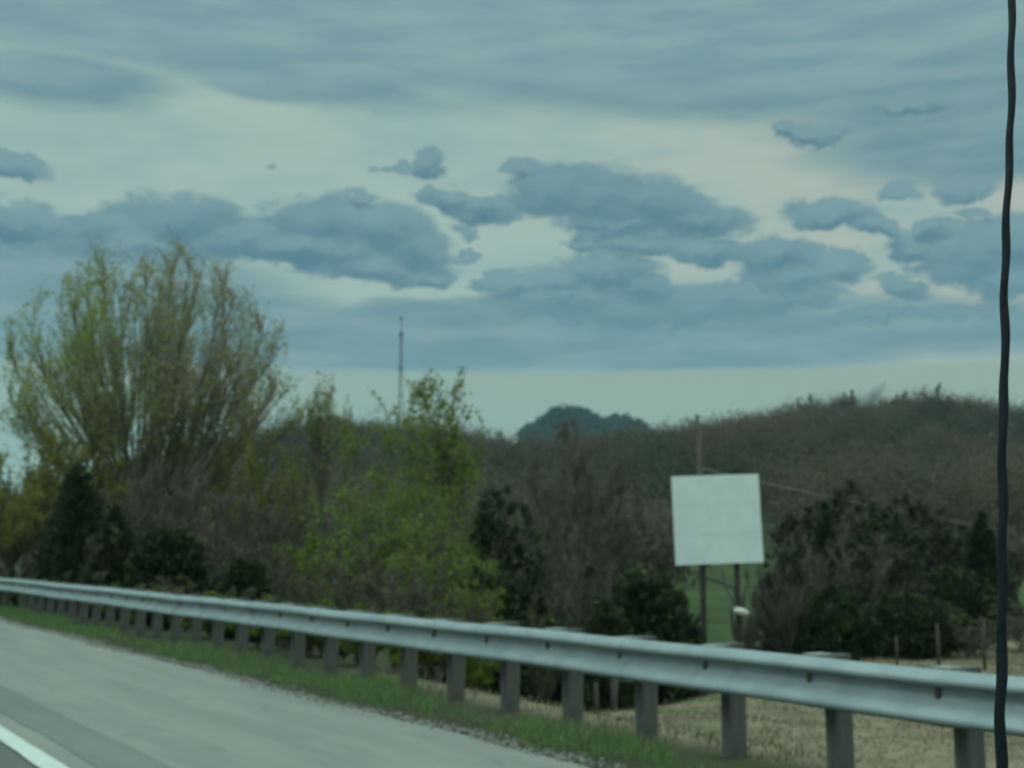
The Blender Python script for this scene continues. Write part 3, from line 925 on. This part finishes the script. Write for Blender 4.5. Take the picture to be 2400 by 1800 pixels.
GG = 'fresh green trees in the middle of the thicket'
GY = 'yellow-green budding trees at the left of the thicket'
GC = 'dark cedars behind the guardrail'
GB = 'leafless trees and brush behind the guardrail'
GR = 'dark cedars right of the white sign'
TREES = [
    ('pale', 757, 872, 85, 44, 'slim pale sapling top just right of the big round tree, against the sky', None),
    ('pale', 815, 925, 34, 40, 'very thin reddish sapling tip left of the radio tower', None),
    ('airy', 1035, 843, 180, 36, 'tall open-crowned green tree right of the radio tower', GG),
    ('green', 880, 925, 190, 34, 'bright green tree with its top just below the radio tower', GG),
    ('green', 960, 900, 170, 32, 'bright green tree with a pointed top under the foot of the radio tower', GG),
    ('green', 1050, 985, 210, 31, 'green tree below the tall open-crowned tree', GG),
    ('green', 900, 1060, 250, 27, 'broad yellow-green tree low in the middle of the thicket', GG),
    ('green', 1010, 1150, 240, 24, 'bright green small tree left of the dark oval cedar', GG),
    ('green', 1110, 1270, 150, 20, 'low green branchy tree reaching in front of the dark oval cedar', GG),
    ('green', 780, 1150, 220, 30, 'green tree left of the bright green clump, over the far woods', GG),
    ('shrub', 700, 1250, 190, 26, 'loose green shrub under the gap right of the big tree', GG),
    ('yellow', 90, 1000, 230, 38, 'yellow-green tree at the left edge under the big round tree', GY),
    ('yellow', 200, 955, 230, 42, 'yellow-green tree over the left leaning cedar', GY),
    ('yellow', 20, 1110, 190, 34, 'low yellow-green tree cut by the left edge of the photo', GY),
    ('yellow', 620, 975, 190, 41, 'olive budding tree under the right side of the big round crown', GY),
    ('yellow', 690, 1010, 150, 39, 'small olive tree right of the big crown, before the far woods', GY),
    ('yellow', 545, 1040, 210, 43, 'olive budding tree right of the big trunk', GY),
    ('yellow', 455, 1085, 170, 48, 'olive undergrowth tree at the foot of the big trunk', GY),
    ('yellow', 290, 1070, 170, 47, 'olive undergrowth tree left of the big trunk', GY),
    ('cedar', 185, 1085, 230, 33, 'tall dark conical cedar at the left under the yellow-green trees', GC),
    ('cedar', 270, 1180, 170, 30, 'smaller green cedar right beside the tall left cedar', GC),
    ('cedar_round', 400, 1238, 175, 27, 'dark rounded cedar below the big tree trunk', GC),
    ('cedar_round', 575, 1310, 150, 24, 'low dark green cedar bush right of the rounded cedar', GC),
    ('cedar_tall', 1182, 1118, 225, 30, 'dark oval cedar in front of the bare woods, centre of the photo', GC),
    ('cedar_round', 1140, 1320, 190, 22, 'dark cedar bush at the foot of the oval cedar', GC),
    ('cedar_round', 1508, 1322, 240, 30, 'rounded cedar with yellowish green top left of the sign posts', GC),
    ('cedar_round', 1420, 1400, 130, 28, 'small dark cedar joined to the left of the rounded cedar', GC),
    ('cedar_round', 1290, 1440, 150, 26, 'low dark cedar bush between the oval and the rounded cedar', GC),
    ('mass', 1990, 1120, 250, 44, 'tallest dark cedar in the group right of the sign', GR),
    ('mass', 2125, 1145, 240, 46, 'tall dark cedar left of the black aerial', GR),
    ('mass', 1880, 1180, 240, 43, 'cedar at the left shoulder of the dark group right of the sign', GR),
    ('mass', 2230, 1215, 240, 47, 'tall cedar just left of the black aerial, behind the fence posts', GR),
    ('mass', 2060, 1260, 290, 39, 'broad low cedar in the middle of the dark group right of the sign', GR),
    ('mass', 1845, 1290, 170, 38, 'dark cedar nearest to the sign on its right', GR),
    ('cedar_round', 2220, 1330, 200, 40, 'dark green bush just left of the black aerial', GR),
    ('cedar_round', 1950, 1370, 230, 37, 'low green bush at the foot of the tallest dark cedar', GR),
    ('cedar_round', 2120, 1390, 220, 36, 'low green bush left of the fence posts', GR),
    ('cedar', 1930, 1165, 180, 41, 'pointed cedar in front of the left shoulder of the dark group', GR),
    ('cedar', 2300, 1190, 170, 45, 'pointed cedar right beside the black aerial', GR),
    ('cedar_tall', 2070, 1175, 190, 42, 'narrow green cedar between the two tallest ones', GR),
    ('bare', 340, 1080, 230, 37, 'grey leafless tree under the big round tree on its left', GB),
    ('bare', 460, 1090, 220, 36, 'grey leafless tree right under the big trunk', GB),
    ('bare', 560, 1120, 210, 33, 'brown leafless tree below the olive budding trees', GB),
    ('bare', 1330, 955, 240, 62, 'faint leafless tree with thin top twigs before the blue hill', GB),
    ('bare', 1290, 1110, 200, 46, 'leafless grey tree right of the dark oval cedar', GB),
    ('bare', 1430, 1060, 230, 60, 'leafless brown tree left of the sign panel', GB),
    ('bare', 1370, 1230, 190, 38, 'small leafless tree between the oval cedar and the rounded cedar', GB),
    ('bare', 2010, 1230, 230, 38, 'thin leafless tree in front of the tallest dark cedar', GB),
    ('bare', 1860, 1250, 200, 37, 'thin leafless tree with pale stem right of the sign', GB),
    ('bare', 2360, 1180, 230, 50, 'brown leafless tree at the right edge behind the aerial', GB),
    ('bare', 2220, 1210, 210, 50, 'brown leafless tree left of the aerial behind the cedars', GB),
    ('bare', 1745, 1330, 90, 36, 'thin leafless sapling beside the right sign post', GB),
    ('bare', 1300, 1300, 140, 30, 'slender leafless tree over the low dark cedar bush', GB),
    ('bare', 690, 1110, 200, 36, 'leafless tree in front of the far woods, left of the green clump', GB),
    ('brush', 300, 1220, 220, 30, 'grey brush between the two left cedars', GB),
    ('brush', 480, 1230, 220, 28, 'grey-brown brush right of the rounded left cedar', GB),
    ('brush', 640, 1240, 200, 25, 'pale stemmed brush in the left middle behind the rail', GB),
    ('brush', 730, 1290, 190, 22, 'pale stemmed brush under the green shrub', GB),
    ('brush', 850, 1270, 240, 19, 'brown brush below the broad yellow-green tree', GB),
    ('brush', 980, 1290, 220, 17, 'brown brush low in the centre behind the rail', GB),
    ('brush', 1100, 1400, 150, 17, 'tangled brush in front of the dark cedar bush', GB),
    ('brush', 60, 1260, 220, 36, 'brown brush at the left edge just above the rail', GB),
    ('brush', 1240, 1390, 150, 23, 'tangled brush right of the oval cedar base', GB),
    ('brush', 2280, 1440, 190, 36, 'brown brush behind the fence posts', GB),
    ('brush', 2400, 1400, 190, 38, 'brown brush at the right edge behind the aerial', GB),
    ('shrub', 120, 1370, 190, 33, 'green shrub behind the far left of the rail', GC),
    ('shrub', 260, 1390, 180, 29, 'dark green shrub behind the rail under the left cedars', GC),
    ('shrub', 380, 1400, 170, 25, 'dark green shrub behind the rail under the rounded left cedar', GC),
    ('shrub', 500, 1410, 170, 22, 'dark green shrub behind the rail left of the pale stems', GC),
    ('shrub', 620, 1430, 170, 19.5, 'green shrub behind the rail under the pale stems', GC),
    ('shrub', 740, 1450, 170, 18, 'green shrub seen through the middle rail posts', GC),
    ('shrub', 860, 1470, 180, 16.5, 'dark shrub seen through the posts below the brown brush', GC),
    ('shrub', 985, 1500, 170, 15.5, 'dark shrub seen through the posts left of the tan field', GC),
    ('shrub', 1105, 1520, 120, 15.5, 'dark shrub at the left end of the tan field', GC),
    ('brush', 560, 1370, 190, 22, 'low twiggy brush behind the rail at left centre', GB),
    ('brush', 180, 1330, 200, 32, 'low twiggy brush behind the rail at far left', GB),
    ('brush', 400, 1350, 200, 25, 'low twiggy brush under the rounded left cedar', GB),
]
for (k, u, vt, wp, ds, lb, g) in TREES:
    fresh = None
    if k in ('green', 'bare', 'brush', 'cedar_round'):
        fresh = int(u * 13 + ds) % 2 + 2 * (ds > 34)
    if k in ('cedar', 'cedar_tall'):
        fresh = int(ds > 34)
    kind_tree(k, u, vt, wp, ds, lb, g, fresh=fresh)

# trees that stand out on the skyline of the ridge
for i, (u, vt, wp, lb) in enumerate([(2185, 896, 75, 'round olive tree standing tallest on the right hill skyline'),
                                     (1625, 968, 55, 'small round tree on the low saddle of the ridge above the sign'),
                                     (1895, 918, 60, 'round tree on the shoulder of the right hill skyline'),
                                     (1990, 912, 50, 'small round tree on the hill skyline left of the summit tree'),
                                     (2110, 914, 48, 'small tree on the hill skyline next to the tallest one'),
                                     (1170, 1003, 40, 'tiny dark tree on the skyline left of the blue hill')]):
    loc, H, W = size_at(u, vt, wp, 348)
    ms = broadleaf(300 + i, max(H, 7), W, W, max(H, 7) * .2, 12, 10, 6, 8, .27, 130, .1, .2, max(H, 7) * .15, tint=(.45, .3), twig_r=.03)
    plant('ridge_tree', lb, 'tree', 'trees standing out on the ridge', ms, (M['bark'], M['hill_leaf']), loc)

# ------------------------------------------------------------------ the woods on the hills
def woods(name, label, a0, a1, r0, r1, count, size, seed, nf=70, mode=0, leaf=.45, mat=None):
    rg = np.random.default_rng(seed)
    a = rg.uniform(a0, a1, count)
    r = np.sqrt(rg.uniform(r0 ** 2, r1 ** 2, count))
    x, y = r * np.sin(a), r * np.cos(a)
    if mode == 0:   # leave the meadow strip beyond the sign open
        u = 1200 + F * np.tan(a)
        keep = ~((u > 1590) & (u < 1800) & (r < 175)) & (x * RN[0] + y * RN[1] > 30)
        x, y, r, a = x[keep], y[keep], r[keep], a[keep]
    z = ground(x, y); n = len(x)
    if mode == 1:
        keep = z > 6; x, y, z, r = x[keep], y[keep], z[keep], r[keep]; n = len(x)
    s = size * rg.uniform(.65, 1.25, n)
    kind = vnoise(x, y, 24, seed) * .6 + vnoise(x, y, 9, seed + 2) * .35 + rg.normal(0, .35, n)
    up_hill = smooth(r, 200, 350)
    tin = np.select([kind < -.75, kind < .15, kind < .62 - .3 * up_hill, kind < .92], [.82, .03, .38, .60], .2)
    tin = tin + rg.normal(0, .05, n)
    tin = np.where(rg.uniform(0, 1, n) < .03, .97, tin)
    cedar_ = (tin > .52) & (tin < .7)
    # crown: points on an uneven ellipsoid, denser at the rim
    d = rg.normal(size=(n, nf, 3)); d /= np.linalg.norm(d, axis=2, keepdims=True)
    d[..., 2] = np.abs(d[..., 2]) * 1.3 - .35
    rad = rg.uniform(.45, 1.0, (n, nf, 1)) * (1 + .22 * np.sin(3 * np.arctan2(d[..., 1:2], d[..., 0:1]) + 5 * d[..., 2:3] + rg.uniform(0, 6, (n, 1, 1))))
    wx = np.where(cedar_, .30, .46)[:, None, None] * s[:, None, None]
    C_ = np.stack([x, y, z], 1)[:, None] + np.concatenate([d[..., :2] * rad * wx, (d[..., 2:] * rad * .48 + .55) * s[:, None, None] * np.where(cedar_, .9, 1.0)[:, None, None]], 2)
    C_ = C_.reshape(-1, 3)
    nrm = d.reshape(-1, 3) * [1, 1, 1.2] + rg.normal(size=(n * nf, 3)) * .22
    nrm /= np.linalg.norm(nrm, axis=1, keepdims=True)
    a_ = np.cross(nrm, rg.normal(size=(n * nf, 3))); a_ /= np.linalg.norm(a_, axis=1, keepdims=True)
    b_ = np.cross(nrm, a_); hs_ = leaf * rg.uniform(.6, 1.4, (n * nf, 1))
    V = np.stack([C_ - a_ * hs_, C_ + b_ * hs_ * .8, C_ + a_ * hs_, C_ - b_ * hs_ * .8], 1).reshape(-1, 3)
    tn = np.clip(np.repeat(tin, nf) + rg.normal(0, .02, n * nf), 0, 1)
    # stems
    St = np.stack([x, y, z - .5], 1); En = St + np.c_[rg.normal(0, .3, (n, 2)), s * .8]
    tv, tf = tubes(curve_pts(St, (St + En) / 2, En, 3), taper(np.full(n, .11), 3, .4), 3)
    me = npmesh(name, np.concatenate([V, tv]), np.concatenate([np.arange(4 * len(C_)).reshape(-1, 4), tf + len(V)]), np.concatenate([tn, np.full(len(tf), .1)]))
    return tag(link(name, me, mat or M['hill_leaf']), label, 'woods', kind='stuff')


woods('hillside_woods', 'brown and grey-green spring woods covering the hills behind the sign', -.62, .62, 120, 385, 6500, 9.5, 5, 185, leaf=.22)
woods('valley_woods', 'brown leafless woods on the valley floor at the foot of the hills', -.50, .12, 72, 122, 420, 7.0, 15, 240, leaf=.22)
woods('distant_woods', 'blue-grey woods on the far hills', -.35, .2, 1000, 1400, 5200, 13.0, 8, 40, mode=1, leaf=1.6, mat=leaf_mat('far_leaf', [(.05, .055, .045), (.04, .052, .04), (.05, .06, .04)], .3))

# ------------------------------------------------------------------ sign
SD = 34.6
r = ray(1681, 1217); k = SD / r[1]
sc_ = r * k + [0, 0, EYE]
sz = 207 / F * SD * .995
sx_, sy_ = sc_[0], sc_[1]
sg = empty('billboard_sign', (sx_, sy_, gz(sx_, sy_)))
tag(sg, 'blank white square sign board, slightly tilted, on two wooden posts', 'sign')
base_ = np.array([sx_, sy_, gz(sx_, sy_)])
roll = math.radians(1.9)
aX = np.array([math.cos(roll), .05, math.sin(roll)]); aX /= np.linalg.norm(aX)
aZ = np.array([-math.sin(roll), 0, math.cos(roll)]); aY = np.cross(aZ, aX)
AX = np.array([aX, aY, aZ])
M['sign'] = noise_mat('sign_paint', (.68, .73, .725), (.75, .785, .78), 1.6, rough=.5, detail=6)
M['seam'] = noise_mat('sign_seam', (.42, .45, .43), (.5, .53, .5), 3)
pb = MB()
hz = sz / 3
for i in range(3):
    pb.box(sc_ - base_ + aZ * (i - 1) * hz + aY * .002 * (i % 2), sz, .03, hz - .005, AX)
link('panel', pb.mesh('panel'), M['sign'], sg)
fb = MB()
for q_ in (-1, 0, 1):
    fb.box(sc_ - base_ + aX * q_ * sz * .36 + aY * .05, .07, .06, sz * .96, AX)
fb.box(sc_ - base_ + aY * .026, sz * .98, .014, sz * .98, AX)
link('frame', fb.mesh('frame'), M['sign'], sg)


def at(u, v, y):
    r = ray(u, v); return r * (y / r[1]) + [0, 0, EYE]


YB = SD + .20
for (pts, rad) in (([(1650, 1560), (1647, 1330), (1638, 1005)], .085), ([(1736, 1560), (1727, 1330), (1723, 1150)], .08)):
    pb = MB(); P3 = [at(u, v, YB) for u, v in pts]
    d = P3[0] - P3[1]; P3[0] = P3[0] + d / abs(d[2]) * (P3[0][2] - gz(P3[0][0], P3[0][1]) + .4)
    pb.tube(np.array(P3) - base_, [rad * 1.1, rad, rad * .85], 9)
    link('post', pb.mesh('post', True), M['wood_post'], sg)
M['dark_metal'] = noise_mat('dark_metal', (.04, .042, .045), (.07, .07, .07), 20, rough=.6)
pb = MB(); pb.tube(np.array([at(1648, 1352, YB - .06), at(1722, 1378, YB - .06)]) - base_, .035, 6); link('brace', pb.mesh('brace'), M['dark_metal'], sg)
pb = MB(); pb.tube(np.array([at(1692, 1335, YB - .12), at(1700, 1375, YB - .12), at(1732, 1432, YB - .12)]) - base_, .03, 6); link('strut', pb.mesh('strut'), M['post_steel'], sg)
# floodlight on the right post
fl = MB(); c0 = at(1736, 1434, YB - .22) - base_
th = np.linspace(0, 1, 5)
fl.tube([c0 + np.array([-.19, .0, .06]), c0 + np.array([-.10, -.01, .03]), c0 + np.array([.05, -.02, -.02]), c0 + np.array([.21, -.04, -.07])], [.045, .10, .12, .075], 12)
M['lamp_shell'] = noise_mat('lamp_shell', (.42, .40, .36), (.55, .53, .48), 10, rough=.5)
link('lamp_housing', fl.mesh('lamp_housing', True), M['lamp_shell'], sg)

# overhead wire
p0 = at(1641, 1098, YB); p1 = at(2720, 1268, 110.)
ks = np.linspace(0, 1, 40)
wp = p0[None] * (1 - ks[:, None]) + p1[None] * ks[:, None]
wp[:, 2] -= 2.9 * ks * (1 - ks) * 1.0
wb = MB(); wb.tube(wp, .022, 5)
M['wire'] = noise_mat('wire_grey', (.16, .15, .13), (.22, .21, .19), 5)
tag(link('overhead_wire', wb.mesh('overhead_wire'), M['wire']), 'thin grey wire running from behind the white sign to the right', 'wire')

# ------------------------------------------------------------------ fence posts
for i, (u, v, dd, rad, lb) in enumerate([(2196, 1462, 31, .045, 'thin weathered fence post left of the pair by the aerial'),
                                         (2302, 1450, 31.5, .045, 'thin weathered fence post nearest to the black aerial'),
                                         (2100, 1490, 33, .035, 'short thin stake left of the two fence posts'),
                                         (1437, 1592, 23.5, .07, 'dark stubby fence post on the crest of the tan field'),
                                         (1396, 1600, 23.5, .05, 'thinner dark fence post left of the stubby one on the field crest')]):
    r = ray(u, v); k = dd / math.hypot(r[0], r[1]); x, y = r[0] * k, r[1] * k
    zt = EYE + r[2] * k; zb = gz(x, y)
    b_ = MB(); H = max(zt - zb, .5)
    b_.tube([(0, 0, -.2), (.01, 0, H * .5), (.03 * (i % 2), 0, H)], [rad, rad * .95, rad * .85], 8)
    o = tag(link('fence_post', b_.mesh('fence_post', True), M['wood_post'], loc=(x, y, zb)), lb, 'fence post', 'fence posts beyond the guardrail')

# ------------------------------------------------------------------ radio tower
TD = 640.
aa, _ = azel(939, 900)
tx, ty = TD * math.sin(aa), TD * math.cos(aa)
tz = gz(tx, ty)
ztop = EYE + TD * math.tan(azel(939, 743)[1])
HT = ztop - tz
tw = tag(empty('radio_tower', (tx, ty, tz)), 'tall thin three-legged lattice radio tower rising behind the trees', 'tower')
M['tower'] = noise_mat('tower_steel', (.05, .06, .065), (.08, .09, .095), 1, rough=.6)
w0, w1 = 10.5, .9


def leg(k, h):
    q_ = h / HT
    wd = w1 + (w0 - w1) * (1 - q_) ** 2.0
    a_ = k * 2 * math.pi / 3 + .35
    return np.array([wd * .6 * math.cos(a_), wd * .6 * math.sin(a_), h])


hs = np.linspace(0, HT * .93, 34)
for k in range(3):
    b_ = MB(); b_.tube([leg(k, h) for h in hs], .16, 5); link('leg', b_.mesh('leg'), M['tower'], tw)
b_ = MB()
for i in range(len(hs) - 1):
    for k in range(3):
        k2 = (k + 1) % 3
        b_.tube([leg(k, hs[i]), leg(k2, hs[i + 1])], .05, 3, False)
        b_.tube([leg(k, hs[i + 1]), leg(k2, hs[i + 1])], .06, 3, False)
link('bracing', b_.mesh('bracing'), M['tower'], tw)
b_ = MB(); b_.tube([(0, 0, HT * .90), (0, 0, HT)], .14, 6)
b_.tube([(0, 0, HT * .985), (0, 0, HT)], .55, 8)
link('mast', b_.mesh('mast'), M['tower'], tw)
for q_ in (.985 * .93, .965 * .78):
    b_ = MB()
    h = HT * q_
    for k in range(6):
        a_ = k * math.pi / 3
        b_.box((1.0 * math.cos(a_), 1.0 * math.sin(a_), h), .25, .25, 1.6)
        b_.tube([(0, 0, h), (1.0 * math.cos(a_), 1.0 * math.sin(a_), h)], .08, 4)
    link('antenna_array', b_.mesh('antenna_array'), M['tower'], tw)

# ------------------------------------------------------------------ the car's own whip aerial at the right edge
AD = .92
vs = np.array([-260, 0, 270, 540, 700, 860, 1000, 1120, 1300, 1500, 1660, 1800, 2100])
us = np.array([2371, 2371, 2370, 2358, 2354, 2356, 2349, 2350, 2350, 2349, 2344, 2347, 2347])
zz = np.linspace(1.95, 0.0, 520)
vv = []
pts = []; rad = []
for z in zz:
    # row where this height sits at the aerial's distance
    ang = math.atan2(z - EYE, AD) - PITCH
    v = 900 - F * math.tan(ang)
    u = float(np.interp(min(v, 2100), vs, us))
    r_ = ray(u, min(v, 1900)); k_ = AD / r_[1]
    x = r_[0] * k_
    tw_ = z * 2 * math.pi / .062
    x_w = x + .00055 * math.cos(tw_)
    pts.append((x_w, AD + .0005 * math.sin(tw_), z))
    q_ = np.clip((1.74 - z) / .45, 0, 1)
    rad.append((.0028 + .0013 * q_) * (1 + .07 * math.sin(tw_ * 1.0 + .8)))
b_ = MB(); b_.tube(pts, rad, 12)
M['aerial'] = noise_mat('aerial_black', (.004, .007, .011), (.008, .012, .018), 60, rough=.55, spec=.25)
ar = tag(empty('whip_aerial', (pts[-1][0], pts[-1][1], 0)), 'thin black slightly wavy whip aerial crossing the right side close to the camera', 'aerial')
me = b_.mesh('mast', True)
me.transform(__import__('mathutils').Matrix.Translation((-pts[-1][0], -pts[-1][1], 0)))
link('mast', me, M['aerial'], ar)
b_ = MB(); b_.tube([(0, 0, .001), (0, 0, .03), (0, 0, .05), (0, 0, .12)], [.05, .05, .02, .012], 16)
link('base', b_.mesh('base'), M['aerial'], ar)

# ------------------------------------------------------------------ haze
hb = MB(); hb.box((0, 300, 140), 5600, 5600, 300)
hm = bpy.data.materials.new('haze_air'); hm.use_nodes = True
t = NT(hm.node_tree); t.n.clear()
o_ = t.node('ShaderNodeOutputMaterial'); vp = t.node('ShaderNodeVolumePrincipled')
vp.inputs['Color'].default_value = (.45, .80, 1.0, 1)
vp.inputs['Density'].default_value = .00013
t.l.new(vp.outputs[0], o_.inputs['Volume'])
tag(link('haze', hb.mesh('haze'), hm), kind='stuff')

# ------------------------------------------------------------------ a wisp of smoke over the right hill
aa, ee = azel(2046, 922); dd = 300.
cs = np.array([dd * math.sin(aa), dd * math.cos(aa), EYE + dd * math.tan(ee)])
th, ph = np.meshgrid(np.linspace(0, np.pi, 13), np.linspace(0, 2 * np.pi, 21)[:-1], indexing='ij')
S3 = np.stack([np.sin(th) * np.cos(ph) * 6.2, np.sin(th) * np.sin(ph) * 2.0, np.cos(th) * 2.4], -1).reshape(-1, 3)
ii, jj = np.meshgrid(np.arange(12), np.arange(20), indexing='ij')
Fq = np.stack([ii * 20 + jj, (ii + 1) * 20 + jj, (ii + 1) * 20 + (jj + 1) % 20, ii * 20 + (jj + 1) % 20], -1).reshape(-1, 4)
sm = bpy.data.materials.new('smoke_air'); sm.use_nodes = True
t = NT(sm.node_tree); t.n.clear()
o_ = t.node('ShaderNodeOutputMaterial'); vp = t.node('ShaderNodeVolumePrincipled')
vp.inputs['Color'].default_value = (.85, .92, .95, 1)
co = t.node('ShaderNodeTexCoord').outputs['Object']
ln = t.node('ShaderNodeVectorMath', operation='LENGTH'); t.l.new(t.vmath('MULTIPLY', co, (1 / 6.2, 1 / 2.0, 1 / 2.4)), ln.inputs[0])
fall = t.step(ln.outputs['Value'], .25, .95, lo=1.0, hi=0.0)
t.l.new(t.math('MULTIPLY', fall, t.step(t.noise(co, .35, 3), .35, .65, lo=.25, hi=1.2)), vp.inputs['Density'])
t.l.new(vp.outputs[0], o_.inputs['Volume'])
o = link('smoke', npmesh('smoke', S3, Fq, smooth=True), sm, loc=tuple(cs))
o.rotation_euler = (0, math.radians(-38), -aa)
tag(o, 'thin pale wisp of smoke drifting over the right hill', 'smoke', kind='stuff')
